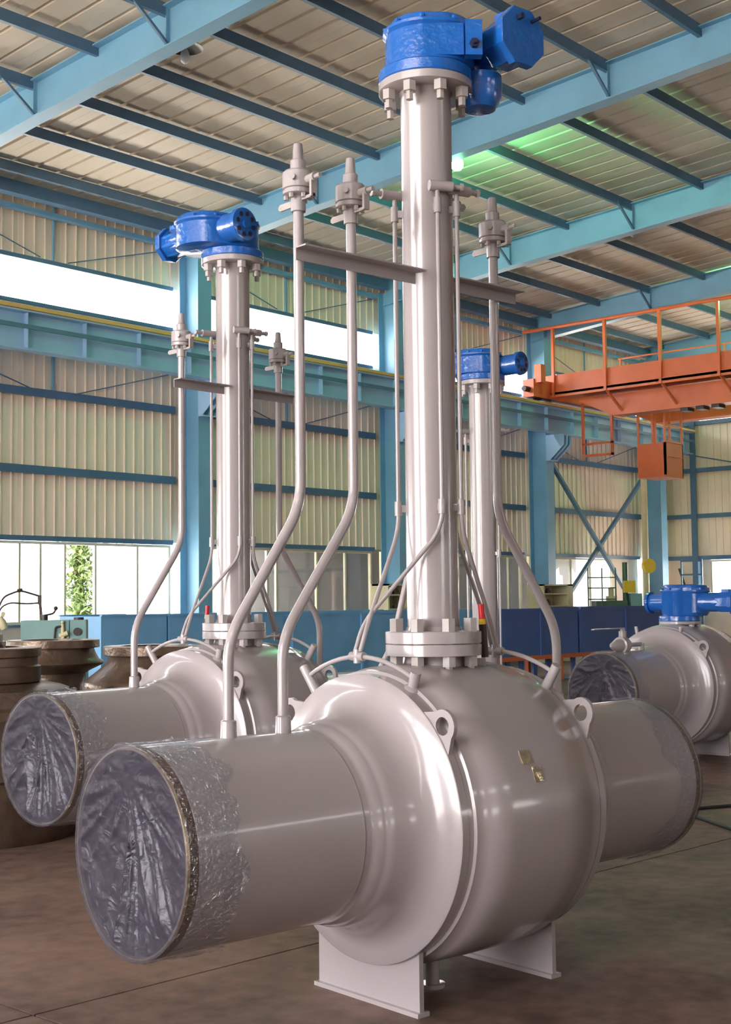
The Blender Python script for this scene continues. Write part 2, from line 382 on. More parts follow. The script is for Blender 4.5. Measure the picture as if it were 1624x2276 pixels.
# --- wall behind the camera with its open gate
wb = tag(empty('wall_back'), kind='structure')
B().bb(XB-0.2, XB, YR, 0.0, 0, 9.9-0.9).obj('wall_panel', M['sheet'], wb, smooth=0)
B().bb(XB-0.2, XB, 15.0, YW, 0, 8.9).obj('wall_panel', M['sheet'], wb, smooth=0)
B().bb(XB-0.2, XB, 0.0, 15.0, 6.5, 9.2).obj('wall_panel', M['sheet'], wb, smooth=0)

# --- roof
ce = tag(empty('ceiling'), kind='structure')
RP = 0.445
L_side = 19.9
ang = math.atan(SL)
def roof_sheet():
    w_ = 2*RP-0.003
    poly = [(0, 0)]
    for c in (RP*0.5, RP*1.5): poly += [(c-0.033, 0), (c-0.026, 0.068), (c+0.026, 0.068), (c+0.033, 0)]
    poly += [(w_, 0), (w_, 0.085), (0, 0.085)]
    return B().prism(poly, (0, 0, 0), (1, 0, 0), (0, 0, 1), -1.0).mesh('roof_sheet', M['roofm'], smooth=0)
n = int((XE-XB)/(2*RP))+1
for i in range(n):
    x = XB+i*2*RP
    for s in (1, -1):
        me = shared('roof', roof_sheet)
        o = link('roof_sheet', me, ce, loc=(x, 0, ROOF0)); o.scale = (1, L_side, 1)
        o.rotation_euler = (-ang*s, 0, 0)
        if s < 0: o.scale = (1, -L_side, 1)
PY = [17.30, 15.87, 14.42, 12.93, 11.43, 9.92, 8.42, 6.92, 5.42, 3.92, 2.42, 0.9]
def rafter(x, s):
    b3 = B()
    for (ya, yb) in ((19.35, 16.0), (16.0, 9.0), (9.0, 0.0)):
        za, zb = roof_z(ya)-0.08, roof_z(yb)-0.08
        da, db = [0.62 if q > 19 else 0.55 if q > 1 else 0.5 for q in (ya, yb)]
        b3.prism([(s*ya, za), (s*yb, zb), (s*yb, zb-db), (s*ya, za-da)], (x-0.006, 0, 0), (0, 1, 0), (0, 0, 1), 0.012)
        for k in (0, 1):
            p0 = Vector((x, s*ya, za-(da if k else 0))); p1 = Vector((x, s*yb, zb-(db if k else 0)))
            b3.prism([(s*ya, p0.z), (s*yb, p1.z), (s*yb, p1.z-0.018), (s*ya, p0.z-0.018)], (x-0.12, 0, 0), (0, 1, 0), (0, 0, 1), 0.24)
    o = b3.obj('rafter', M['steel'], ce, smooth=0)
    for y in PY[1::2]:
        z = roof_z(y)
        for dx in (-1, 1):
            B().bar((x+dx*0.02, s*y, z-0.60), (x+dx*0.62, s*y, z-0.16), 0.04, 0.04).obj('fly_brace', M['girt'], o, smooth=0)
        B().bar((x-0.02, s*y, z-0.62), (x-0.02, s*y, z-0.09), 0.012, 0.10).obj('stiffener', M['steel'], o, smooth=0)
for x in FR:
    rafter(x, 1); rafter(x, -1)
def purlin_mesh(Lp):
    return B().bb(0, Lp, -0.004, 0.004, -0.17, 0).bb(0, Lp, 0.004, 0.06, -0.008, 0).bb(0, Lp, 0.004, 0.06, -0.17, -0.162).mesh('purlin', M['girt'], smooth=0)
for i in range(len(FR)-1):
    for y in [18.75]+PY:
        for s in (1, -1):
            link('purlin', shared(('p',), lambda: purlin_mesh(5.9-0.02)), ce, loc=(FR[i]+0.01, s*y, roof_z(y)-0.038))
B().bb(34.6, XE, YR, YR+0.05, 8.7, 8.75).obj('edge_trim', M['girt'], ce, smooth=0)

# --- crane runways
def runway(y, s, label):
    r_ = empty('crane_runway', (0, y, 0)); tag(r_, label, 'rail')
    b3 = B(); x0, x1 = XB+1, XE-0.5
    b3.bb(x0, x1, -0.008, 0.008, 5.76, 6.38).bb(x0, x1, -0.16, 0.16, 6.36, 6.39).bb(x0, x1, -0.13, 0.13, 5.741, 5.765)
    b3.obj('beam', M['runway'], r_, smooth=0)
    B().bb(x0, x1, -0.035, 0.035, 6.391, 6.50).obj('rail', M['dark'], r_, smooth=0)
    B().bb(x0, x1, 0.1, 0.5, 6.50, 6.53).obj('walkway_plate', M['girt'], r_, smooth=0)
    B().bb(x0, x1, -s*0.22, -s*0.19, 6.39, 6.45).obj('conductor_bar', mat('conductor_yellow', (212, 172, 96), 0.5), r_, smooth=0)
    B().bb(x0, x1, -s*0.17, -s*0.14, 6.08, 6.15).obj('conductor_support', M['girt'], r_, smooth=0)
    k = 0; x = x0+0.3
    while x < x1:
        B().bb(x-0.006, x+0.006, -0.12, 0.12, 5.766, 6.358).obj('stiffener', M['runway'], r_, smooth=0); x += 1.18
    return r_
runway(18.55, 1, 'light blue crane runway beam with yellow conductor bar along the left wall')
runway(-18.55, -1, 'light blue crane runway beam along the opposite wall outside the picture')

# ================================================================== CRANE
XC = 28.2
cr_ = empty('bridge_crane', (XC, 0, 0)); tag(cr_, 'orange overhead bridge crane with walkway and handrail spanning the hall', 'crane')
O = M['orange']
B().prism([(17.87, 6.56), (17.87, 6.50), (16.9, 6.05), (-16.9, 6.05), (-17.87, 6.5), (-17.87, 6.56)], (0.25, 0, 0), (0, 1, 0), (0, 0, 1), 0.45).obj('main_girder', O, cr_, smooth=0)
B().prism([(17.87, 6.56), (17.87, 6.50), (16.9, 6.05), (-16.9, 6.05), (-17.87, 6.5), (-17.87, 6.56)], (2.3, 0, 0), (0, 1, 0), (0, 0, 1), 0.45).bb(2.3, 2.75, -18.2, 18.2, 6.56, 6.95).obj('rear_girder', O, cr_, smooth=0)
B().bb(-0.25, 0.70, -18.6, 18.6, 6.66, 6.72).bb(-0.25, -0.22, -18.6, 18.6, 6.60, 6.74).obj('walkway', O, cr_, smooth=0)
B().bb(-0.195, -0.165, -18.6, 18.6, 6.721, 7.17).obj('toe_board', O, cr_, smooth=0)
B().cyl((-0.24, 19.2, 8.38), (-0.24, -18.6, 8.38), 0.045, 8).obj('handrail', O, cr_)
for k in range(24):
    y = 18.3-k*1.5
    if y < -18.5: break
    B().bb(-0.28, -0.20, y-0.035, y+0.035, 6.60, 8.36).obj('rail_post', O, cr_, smooth=0)
    if k: B().bar((-0.2, y, 6.62), (0.25, y-0.15, 6.15), 0.05, 0.05).obj('knee_brace', O, cr_, smooth=0)
for z in (7.55, 7.95): B().cyl((2.75, 18.2, z), (2.75, -18.2, z), 0.022, 6).obj('rear_rail', O, cr_)
for k in range(12): B().bb(2.73, 2.77, 18.1-k*3.0, 18.14-k*3.0, 6.95, 7.97).obj('rear_post', O, cr_, smooth=0)
for s in (1, -1):
    e = B().bb(-1.0, 3.8, s*18.55-0.16, s*18.55+0.16, 6.56, 7.0).obj('end_truck', O, cr_, smooth=0)
    for x in (-0.6, 3.4):
        B().cyl((x, s*18.55-0.06, 6.667), (x, s*18.55+0.06, 6.667), 0.165, 20).obj('wheel', M['dark'], e)
    B().cyl((-1.0, s*18.55, 6.75), (-1.2, s*18.55, 6.75), 0.07, 10).obj('buffer', M['dark'], e)
    B().bb(-0.95, -0.75, s*18.3-0.1, s*18.3+0.1, 6.9, 7.35).obj('drive_motor', O, e, bev=0.03)
# hanging ladder frame and driver's platform
B().bb(0.6, 0.66, 17.98, 18.04, 5.2, 6.5).bb(0.6, 0.66, 17.14, 17.2, 5.12, 6.5).bb(0.6, 0.66, 17.14, 18.04, 5.42, 5.47).bb(0.6, 0.66, 17.14, 18.04, 5.12, 5.18).obj('hanging_frame', O, cr_, smooth=0)
pf = B()
pf.bb(0.9, 0.95, 15.85, 16.62, 4.55, 5.35).bb(0.9, 1.8, 15.85, 15.9, 4.55, 5.35).bb(0.9, 1.8, 15.85, 16.62, 4.5, 4.55).bb(1.76, 1.8, 15.85, 16.62, 4.55, 5.35)
pf.obj('platform_box', O, cr_, smooth=0)
for y in (16.60, 16.2, 15.87):
    B().bb(0.9, 0.95, y-0.025, y+0.025, 5.35, 6.2).obj('platform_hanger', O, cr_, smooth=0)
    B().bb(1.75, 1.8, y-0.025, y+0.025, 5.35, 6.6).obj('platform_hanger', O, cr_, smooth=0)
for z in (5.0, 5.35, 5.75): B().bb(0.95, 1.76, 15.83, 15.86, z, z+0.05).obj('ladder_rung', O, cr_, smooth=0)
for y in (15.0, 14.6, 14.2): B().bb(0.3, 0.62, y-0.1, y+0.1, 5.97, 6.05).obj('cable_trolley', M['dark'], cr_, smooth=0)

# ================================================================== LAMPS
def lamp(x, label, lit):
    y, z = (13.06, 8.87) if lit else (12.75, 8.70)
    x += 0.37
    if not lit: x += 0.16; y, z = 13.25, 8.97
    t = empty('hanging_lamp', (x, y, z)); tag(t, label, 'lamp', 'high bay lamps under the rafters')
    if lit: B().lathe([(0.10, 0.05), (0.06, 0.075), (0.03, 0.08), (0.02, 0.05)], n=28).obj('lamp_shade', M['lampdark'], t)
    else: B().lathe([(0.10, 0.05), (0.09, 0.07), (0.06, 0.2), (0.03, 0.24), (0.02, 0.245), (0.035, 0.225), (0.07, 0.17), (0.085, 0.05)], n=28, cap=(True, True)).obj('lamp_shade', M['lampdark'], t)
    B().cyl((0, 0, 0.10), (0, 0, 0.40 if lit else 0.19), 0.03 if not lit else 0.012, 12).obj('hanger', M['lampdark'], t)
    B().cyl((0, 0, 0.085), (0, 0, 0.01), 0.032, 12).obj('socket', M['bulb'], t)
    B().lathe([(0.02, 0.03), (-0.04, 0.055), (-0.10, 0.07), (-0.16, 0.06), (-0.19, 0.025), (-0.195, 0.0)] if not lit else [(0.02, 0.04), (-0.05, 0.085), (-0.11, 0.105), (-0.17, 0.095), (-0.21, 0.06), (-0.225, 0.0)], n=16, cap=(True, False)).obj('bulb', M['glow'] if lit else M['bulb'], t)
lamp(FR[3], 'unlit lamp with wide dark shade under the nearest blue rafter', False)
lamp(FR[4], 'bright green white glowing lamp beside the tall grey stem pipe', True)
lamp(FR[5], 'small unlit lamp with clear bulb under the second rafter from the glow', False)
lamp(FR[6], 'lit green lamp just beyond the right edge above the crane', True)
# ================================================================== VALVES
ZC, RPIPE, RDISC, RS = 0.7046, 0.357, 0.557, 0.108
V = M['valve']
def half_profile():
    return [(0.0, 0.590), (0.15, 0.588), (0.278, 0.582), (0.286, 0.573), (0.345, 0.568), (0.350, 0.556), (0.372, 0.556)]
def mk_body():
    h = half_profile(); pr = [(-t, r) for t, r in reversed(h)]+h[1:]
    return B().lathe(pr, (0, 0, ZC), (1, 0, 0), 96).mesh('body', V, 50)
def mk_closure(s):
    pr = [(0.3725, 0.550), (0.3735, 0.557), (0.408, 0.557), (0.412, 0.553), (0.420, 0.50), (0.432, 0.468), (0.452, 0.438), (0.480, 0.416), (0.520, 0.400), (0.575, 0.391),
          (0.606, 0.384), (0.613, 0.3785), (0.622, 0.378), (0.655, 0.367), (0.664, 0.3605), (0.674, 0.3595), (0.70, 0.356)]
    return B().lathe([(t, r) for t, r in pr], (0, 0, ZC), (s, 0, 0), 96).mesh('end_closure', V, 40)
def mk_pipe(s, L):
    pr = [(0.69, RPIPE-0.004), (0.70, RPIPE+0.002), (0.712, RPIPE), (L-0.045, RPIPE)]
    return B().lathe(pr, (0, 0, ZC), (s, 0, 0), 96, cap=(False, False)).mesh('pipe_end', V, 40)
def mk_band(s, L):
    pr = [(L-0.0445, RPIPE), (L-0.012, RPIPE-0.001), (L-0.0121, RPIPE-0.013), (L-0.5, RPIPE-0.013), (L-0.5, 0.0)]
    return B().lathe(pr, (0, 0, ZC), (s, 0, 0), 72, cap=(False, False)).mesh('bare_band', M['band'], 40)
def mk_rim(s, L):
    pr = [(L-0.0118, RPIPE-0.001), (L-0.002, RPIPE-0.003), (L, RPIPE-0.006), (L, RPIPE-0.011), (L-0.0118, RPIPE-0.014)]
    return B().lathe(pr, (0, 0, ZC), (s, 0, 0), 72, cap=(False, False)).mesh('pipe_rim', M['rim'], 30)
def mk_film(s, L, seed):
    rr = random.Random(seed); b3 = B(); bm = b3.bm
    n, m = 240, 40
    off = Vector((seed*7.3, 1.7, seed*2.1))
    rows = []
    px, pz = rr.uniform(-0.05, 0.05), RPIPE*0.72         # the folds fan out from near the top
    for j in range(m+1):
        q = j/m; row = []
        for i in range(n):
            a = 2*math.pi*i/n; r = (RPIPE+0.004)*q
            yv, zv = r*math.cos(a), r*math.sin(a)
            fa = math.atan2(yv-px, zv-pz)
            rd = math.hypot(yv-px, zv-pz)
            def ridge(f, w, o): return max(0.0, 1-abs(noise.noise(Vector((fa*f+0.9*rd*f*0.15, seed*3.1+o, rd*1.3))))*w)**2
            fold = 1.0*ridge(3.2, 5.0, 0.4)+0.55*ridge(7.0, 5.0, 3.7)+0.25*noise.noise(Vector((fa*2.2, seed, 5.1)))
            d = math.hypot(yv-px, zv-pz)/RPIPE
            edge = min(1, (1-q)*6)
            fine = noise.noise(Vector((yv*9, zv*9, seed)))*0.014+noise.noise(Vector((yv*26, zv*26, seed)))*0.005
            x = L+0.003+edge*(0.015*fold*min(1, d*1.6)+fine*0.4-0.010*(1-q)*2)
            row.append(bm.verts.new((s*x, yv, ZC+zv)))
        rows.append(row)
    for j in range(1, m): b3.bridge(rows[j], rows[j+1])
    for i in range(n): bm.faces.new((rows[1][i], rows[1][(i+1) % n], rows[0][0])) if False else None
    c = bm.verts.new((s*(L-0.01), 0, ZC))
    for i in range(n): bm.faces.new((rows[1][i], rows[1][(i+1) % n], c))
    for v in rows[0]: bm.verts.remove(v)
    return b3.mesh('film_cap', M['film'], 0 if False else 80)
def mk_sleeve(s, L, seed):
    b3 = B(); bm = b3.bm; n, m = 260, 26; rows = []
    for j in range(m+1):
        row = []
        for i in range(n):
            a = 2*math.pi*i/n; ca, sa = math.cos(a), math.sin(a)
            w_ = 0.215+0.10*noise.noise(Vector((ca*1.6, sa*1.6, seed)))+0.07*noise.noise(Vector((ca*5, sa*5, seed)))
            x = L+0.004-w_*j/m
            lift = abs(noise.noise(Vector((ca*5, sa*5+x*3, seed*1.3))))*0.016+abs(noise.noise(Vector((ca*16, sa*16, x*20+seed))))*0.012
            r = RPIPE+0.003+lift*(min(1, j/3))*(1 if j < m else 1.6)
            row.append(bm.verts.new((s*x, r*ca, ZC+r*sa)))
        rows.append(row)
        if j: b3.bridge(rows[-2], row)
    return b3.mesh('film_sleeve', M['sleeve'], 80)
def hexbolt(b3, c, z0, z1, r, r_st=None, st=0.0):
    b3.cyl((c[0], c[1], z0), (c[0], c[1], z1), r, 6, ph=rnd.random())
    if st: b3.cyl((c[0], c[1], z0-st), (c[0], c[1], z1+0.004), r_st, 10)
def mk_bolt(up_h, dn_h, thick, rest):
    # head above (z>=0) and nut with stud end below the joint of given thickness
    pr = [(-thick-dn_h-rest, 0.0165), (-thick-dn_h, 0.0165), (-thick-dn_h, 0.029), (-thick, 0.029), (-thick, 0.0165), (0.0, 0.0165)]
    if up_h: pr += [(0.0, 0.029), (up_h, 0.029)]
    b3 = B().lathe(pr, n=6, ph=0.3)
    return b3.mesh('bolt', M['bolt'], 30, 0.002)

def ball_valve(parent, x, z0, lever=True):
    # small vent valve on top of a riser: sleeve, body with bolted flange, upper sleeve, tapered nozzle
    def a(): return B().lathe([(-0.002, 0.02), (0, 0.029), (0.058, 0.029), (0.066, 0.036)], n=24).mesh('lower_sleeve', V, 40)
    def a2(): return B().lathe([(0.155, 0.031), (0.200, 0.031), (0.204, 0.027)], n=24).mesh('upper_sleeve', V, 40)
    def b_(): return B().lathe([(0.085, 0.056), (0.088, 0.062), (0.150, 0.062), (0.158, 0.055), (0.160, 0.03)], n=28).lathe([(0.064, 0.058), (0.066, 0.061), (0.078, 0.061), (0.08, 0.055), (0.085, 0.055)], n=28).cyl((-0.045, -0.03, 0.12), (-0.064, -0.042, 0.12), 0.012, 8).mesh('valve_body', V, 40)
    def c_(): return B().lathe([(0.203, 0.024), (0.212, 0.0215), (0.245, 0.020), (0.268, 0.0175), (0.272, 0.012)], n=18).mesh('nozzle', V, 40)
    def d_():
        q = B()
        for k in range(6):
            t = k*math.pi/3+0.3; q.cyl((0.047*math.cos(t), 0.047*math.sin(t), 0.047), (0.047*math.cos(t), 0.047*math.sin(t), 0.064), 0.0095, 6)
        return q.mesh('bolt_set', M['bolt'], 30)
    def e_():
        q = B().cyl((0, -0.055, 0.115), (0, -0.105, 0.115), 0.017, 12).cyl((0, -0.105, 0.115), (0, -0.135, 0.115), 0.009, 8)
        q.bb(-0.014, 0.014, -0.098, -0.086, 0.040, 0.12).bb(-0.006, 0.006, -0.098, -0.02, 0.040, 0.052)
        q.prism([(0.02, 0), (0.122, 0), (0.132, 0.008), (0.132, 0.018), (0.122, 0.026), (0.02, 0.026)], (0.004, 0, 0.030), (0, 1, 0), (0, 0, 1), 0.008)
        q.cyl((0.003, 0.118, 0.043), (0.0125, 0.118, 0.043), 0.004, 8)
        return q.mesh('lever', M['bolt'], 30)
    for nm, fn in (('lower_sleeve', a), ('upper_sleeve', a2), ('valve_body', b_), ('nozzle', c_), ('bolt_set', d_), ('lever', e_)):
        link(nm, shared(('bv', nm), fn), parent, loc=(x, 0, z0))
    for o in parent.children:
        if o.name.startswith('bolt_set'): o['kind'] = 'stuff'

def gearbox(par, z, cfg):
    G = M['gear']; ah, L = cfg['ah'], cfg['L']; wp, aw, w0, w1 = cfg['wp'], cfg['aw'], cfg['w0'], cfg['w1']
    g = B().lathe([(0.0, 0.196), (0.004, 0.200), (0.046, 0.200), (0.052, 0.194), (0.056, 0.17)], (0, 0, z), n=64).obj('gearbox_flange', G, par)
    # housing: hull of two circles, slightly drafted, with a raised lid
    def hull(r0, r1, n=28):
        d = Vector((math.cos(ah), math.sin(ah)))*L; pts = []
        for i in range(n+1):
            t = ah+math.pi/2+math.pi*i/n; pts.append((r0*math.cos(t), r0*math.sin(t)))
        for i in range(n+1):
            t = ah-math.pi/2+math.pi*i/n; pts.append((d.x+r1*math.cos(t), d.y+r1*math.sin(t)))
        return pts
    b3 = B(); lv = [(0.050, 0.160, cfg['r1']-0.03), (0.062, 0.172, cfg['r1']-0.006), (0.20, 0.168, cfg['r1']-0.008), (0.214, 0.180, cfg['r1']+0.006), (0.226, 0.180, cfg['r1']+0.006), (0.230, 0.174, cfg['r1'])]
    prev = None; hk = cfg.get('hs', 1.0)
    for h, a, c in lv:
        h = h*hk if h > 0.06 else h
        rg = [b3.bm.verts.new((p[0], p[1], z+h)) for p in hull(a, c)]
        if prev: b3.bridge(prev, rg)
        else: b3.bm.faces.new(list(reversed(rg)))
        prev = rg
    b3.bm.faces.new(prev)
    hs = b3.obj('gearbox_housing', G, par, 35)
    b3 = B(); prev = None
    for h, k in ((0.2305, 0.0), (0.246, 0.002), (0.262, 0.012), (0.268, 0.035)):
        h *= hk
        rg = [b3.bm.verts.new((p[0], p[1], z+h)) for p in hull(0.160-k, cfg['r1']-0.014-k)]
        if prev: b3.bridge(prev, rg)
        prev = rg
    b3.bm.faces.new(prev); b3.obj('lid', G, hs, 35)
    q = B()
    for i, p in enumerate(hull(0.172, cfg['r1']-0.002)):
        if i % 6 == 3: q.cyl((p[0]*0.97, p[1]*0.97, z+0.229*hk), (p[0]*0.97, p[1]*0.97, z+0.243*hk), 0.012, 6)
    o = q.obj('lid_bolts', G, hs, 30); o['kind'] = 'stuff'
    # worm shaft housing
    d = Vector((math.cos(aw), math.sin(aw), 0)); c = Vector((wp[0], wp[1], z+cfg.get('wz', 0.135)))
    rw = cfg.get('rw', 0.085)
    wh = B().lathe([(w0+0.03, rw-0.006), (w0+0.04, rw), (-0.12, rw), (-0.10, rw+0.012), (0.10, rw+0.012), (0.12, rw), (w1-0.05, rw), (w1-0.04, rw-0.006)], c, d, 36).obj('worm_housing', G, par, 35)
    cap = B().lathe([(w0-0.006, rw*0.9), (w0, rw+0.012), (w0+0.028, rw+0.016), (w0+0.031, rw)], c, d, 40).obj('end_cap', G, wh, 35)
    dd, u, v = frame(d)
    for k in range(8):
        t = k*math.pi/4+0.2; p = c+dd*(w0-0.009)+(u*math.cos(t)+v*math.sin(t))*(rw*0.74)
        B().cyl(p, p+dd*0.012, 0.016, 12).obj('cap_hole', M['geardark'], wh)
    B().cyl(c+dd*(w0-0.02), c+dd*w0, 0.026, 14).obj('cap_boss', G, wh)
    ro = cfg.get('oct', 0.115)
    B().lathe([(w1-0.04, ro-0.004), (w1-0.036, ro), (w1-0.004, ro), (w1, ro-0.004)], c, d, cfg.get('nside', 8), ph=math.pi/8).obj('input_flange', G, wh, 20)
    B().lathe([(w1-0.18, rw), (w1-0.14, ro*0.82), (w1-0.042, ro*0.82)], c, d, cfg.get('nside', 8), ph=math.pi/8).obj('input_box', G, wh, 20)
    # boss, side cover plate and grease plug
    pc = c+dd*(w1-0.10)+Vector((0, 0, ro*0.78)); B().box(pc, (0.07, 0.07, 0.05)).obj('boss', G, wh, bev=0.004)
    cv = cfg.get('cover')
    if cv: B().lathe([(z-0.085, 0.055), (z-0.08, 0.07), (z-0.03, 0.098), (z+0.06, 0.10)], (cv[0], cv[1], 0), n=36).obj('lower_cover', G, wh, 35)
    pf = cfg.get('plug')
    if pf:
        n_ = Vector((math.cos(pf), math.sin(pf), 0)); t_ = Vector((-n_.y, n_.x, 0)); p = Vector(cfg['plug_at'])+Vector((0, 0, z))
        rot = Matrix((n_, t_, Vector((0, 0, 1)))).transposed()
        B().box(p, (0.012, 0.17, 0.135), rot).obj('cover_plate', G, hs, bev=0.003)
        B().box(p+t_*0.125, (0.05, 0.07, 0.15), rot).obj('side_block', G, hs, bev=0.004)
        B().cyl(p+t_*0.125-Vector((0, 0, 0.03)), p+t_*0.125+n_*0.045-Vector((0, 0, 0.03)), 0.020, 6).cyl(p+t_*0.125+n_*0.04-Vector((0, 0, 0.03)), p+t_*0.125+n_*0.06-Vector((0, 0, 0.03)), 0.010, 8).obj('grease_plug', M['geardark'], hs)
        p2 = c+dd*(w1+0.0)+Vector((0, 0, ro*0.55))
        B().cyl(p2-u*0.05, p2-u*0.05+dd*0.05, 0.008, 8).cyl(p2+u*0.03, p2+u*0.03+dd*0.03, 0.012, 6).obj('bolt', M['geardark'], wh)

def mk_lug():
    # lifting eye: plate with a round hole, standing on the closure rim, made in the x = const plane
    b3 = B(); bm = b3.bm; n = 24; w_ = 0.018
    outer = []
    # outline in (radial, tangential)
    def outl(t):
        # rounded triangle: wide foot, round head
        x, y = 0.050+0.062*math.cos(t), 0.062*math.sin(t)
        if math.cos(t) < -0.1: x = -0.025+0.02*(1-abs(math.sin(t))); y = math.copysign(0.12, math.sin(t)) if abs(math.sin(t)) > 0.3 else 0.12*math.sin(t)/0.3
        return x, y
    for i in range(n):
        outer.append(outl(2*math.pi*(i+0.5)/n))
    inner = [(0.050+0.034*math.cos(2*math.pi*(i+0.5)/n), 0.034*math.sin(2*math.pi*(i+0.5)/n)) for i in range(n)]
    rings = []
    for xx in (-w_/2, w_/2):
        rings.append([[bm.verts.new((xx, p[1], p[0])) for p in outer], [bm.verts.new((xx, p[1], p[0])) for p in inner]])
    b3.bridge(rings[0][0], rings[1][0]); b3.bridge(rings[0][1], rings[1][1])
    for k in (0, 1): b3.bridge(rings[k][0], rings[k][1])
    return b3.mesh('lifting_lug', V, 30)

def valve(name, label, loc, rz, gear=None, stem_top=3.70, xl=1.454, xr=1.354, risers='ABC', seed=1, tubes=True, short=False, plate=False, red=None, bs=1.0, extra=None):
    t = empty(name, loc, rz); tag(t, label, 'valve', 'grey pipeline ball valves standing on the shop floor')
    link('body', shared('vbody', mk_body), t)
    for s, L in ((-1, xl), (1, xr)):
        link('end_closure', shared(('vclo', s), lambda: mk_closure(s)), t)
        pe = link('pipe_end', shared(('vpipe', s, L), lambda: mk_pipe(s, L)), t)
        tag(link('bare_band', shared(('vband', s, L), lambda: mk_band(s, L)), pe), 'bare brown steel band at the pipe end')
        link('pipe_rim', shared(('vrim', s, L), lambda: mk_rim(s, L)), pe)
        f = link('film_cap', mk_film(s, L, seed*2+s), t); tag(f, 'crinkled clear plastic film over the pipe end')
        link('film_sleeve', mk_sleeve(s, L, seed*2+s+0.5), f)
    # support plates
    for s in (-1, 1):
        def sp():
            pts = [(-0.295, 0), (0.295, 0), (0.295, 0.27)]
            pts += [(0.54*math.sin(a_), ZC-0.54*math.cos(a_)) for a_ in [R(30)-R(60)*i/10 for i in range(11)]]
            pts += [(-0.295, 0.27)]
            return B().prism(pts, (s*0.375-0.011, 0, 0), (0, 1, 0), (0, 0, 1), 0.022).mesh('support_plate', V, 0)
        o = link('support_plate', shared(('sup', s), sp), t)
        link('foot_strip', shared(('foot', s), lambda: B().bb(s*0.375-0.03, s*0.375+0.03, -0.305, 0.305, 0, 0.016).mesh('foot_strip', V, 0, 0.003)), o)
    link('drain_stub', shared('drain', lambda: B().cyl((0, 0, 0.17), (0, 0, 0.03), 0.028, 14).cyl((0, 0, 0.018), (0, 0, 0.034), 0.05, 14).mesh('drain_stub', V)), t, loc=(-0.12, -0.09, 0))
    for s in (-1, 1):
        for a in (1, -1):
            o = link('lifting_lug', shared('lug', mk_lug), t)
            th = R(50)*a
            o.matrix_local = Matrix.Translation((s*0.394, 0.542*math.sin(th), ZC+0.542*math.cos(th))) @ Matrix.Rotation(-th, 4, 'X')
    if short:
        zt = 1.28
        link('neck', shared('neck_s', lambda: B().cyl((0, 0, 1.2), (0, 0, 1.30), 0.15, 40).lathe([(1.285, 0.19), (1.29, 0.2), (1.315, 0.2), (1.318, 0.19)], n=48).mesh('neck', V)), t)
        for k in range(8):
            a = R(22.5+45*k); link('bolt', shared('bolt_s', lambda: mk_bolt(0, 0.03, 0.035, 0.012)), t, loc=(0.172*math.cos(a), 0.172*math.sin(a), 1.32))
        zg = 1.318
    else:
        link('neck', shared('neck', lambda: B().lathe([(1.22, 0.16), (1.27, 0.135), (1.32, 0.13)], n=40).mesh('neck', V)), t)
        link('lower_flange', shared('lf', lambda: B().lathe([(1.320, 0.192), (1.323, 0.2), (1.366, 0.2), (1.369, 0.197)], n=64).mesh('lower_flange', V)), t)
        link('stem_flange', shared('sf', lambda: B().lathe([(1.371, 0.197), (1.374, 0.2), (1.418, 0.2), (1.421, 0.195), (1.423, 0.118), (1.44, 0.111)], n=64).mesh('stem_flange', V)), t)
        for k in range(8):
            a = R(22.5+45*k); link('bolt', shared('bolt_l', lambda: mk_bolt(0.052, 0.042, 0.10, 0.014)), t, loc=(0.165*math.cos(a), 0.165*math.sin(a), 1.421))
        link('stem_pipe', shared(('stem', stem_top), lambda: B().lathe([(1.43, RS), (stem_top-0.02, RS), (stem_top+0.005, RS+0.008)], n=56, cap=(False, False)).mesh('stem_pipe', V)), t)
        link('top_flange', shared(('tf', stem_top), lambda: B().lathe([(stem_top, 0.195), (stem_top+0.003, 0.2), (stem_top+0.034, 0.2), (stem_top+0.037, 0.196)], n=64).mesh('top_flange', V)), t)
        for k in range(8):
            a = R(22.5+45*k); link('bolt', shared('bolt_t', lambda: mk_bolt(0, 0.042, 0.038, 0.035)), t, loc=(0.166*math.cos(a), 0.166*math.sin(a), stem_top+0.037))
        zg = stem_top+0.0375
    if bs != 1.0:
        drop = 1.32*(1-bs)
        for o in t.children:
            k = o.name.split('.')[0]
            if k in ('body', 'end_closure', 'pipe_end', 'film_cap', 'support_plate', 'lifting_lug', 'drain_stub', 'neck'): o.matrix_local = Matrix.Scale(bs, 4) @ o.matrix_local
            elif k in ('lower_flange', 'stem_flange') or (k == 'bolt' and o.location.z < 2): o.location.z -= drop
            elif k == 'stem_pipe': o.location.z -= drop; o.scale.z = 1+drop/(stem_top-1.43)*1.0; o.location.z = -(o.scale.z-1)*stem_top
    if extra:
        link('vent_pipe', B().tube([(-0.12, 0.25, 1.20), (-0.05, 0.2, 1.36), (0.06, 0.2, 1.70), (0.06, 0.135, 1.90), (0.06, 0.135, 3.0)], 0.013, 12, 0.05).mesh('vent_pipe', V), t)
    gearbox(t, zg, gear)
    # risers with vent valves, and the angle iron that ties them to the stem
    RI = {'A': (-1.039, -0.697), 'B': (-0.790, -0.428), 'C': (0.775, 0.402)}
    dz = stem_top-3.70 if not short else 0
    for k in risers:
        x0, x1 = RI[k]
        ztop = 3.06+dz; sg = 1 if k == 'C' else -1
        zb = 1.05 if k != 'C' else 1.06
        key = ('riser', k, dz)
        o = link('riser', shared(key, lambda: B().tube([(x0, 0, zb), (x0, 0, 1.415), (x1, 0, 1.915), (x1, 0, ztop)], 0.0205, 16, 0.10).mesh('riser', V)), t)
        link('weld_boss', shared(('boss', k), lambda: B().lathe([(1.045, 0.036), (1.06, 0.031), (1.12, 0.029), (1.125, 0.022)], (x0, 0, 0), n=20).mesh('weld_boss', V)), o)
        ball_valve(o, x1, ztop)
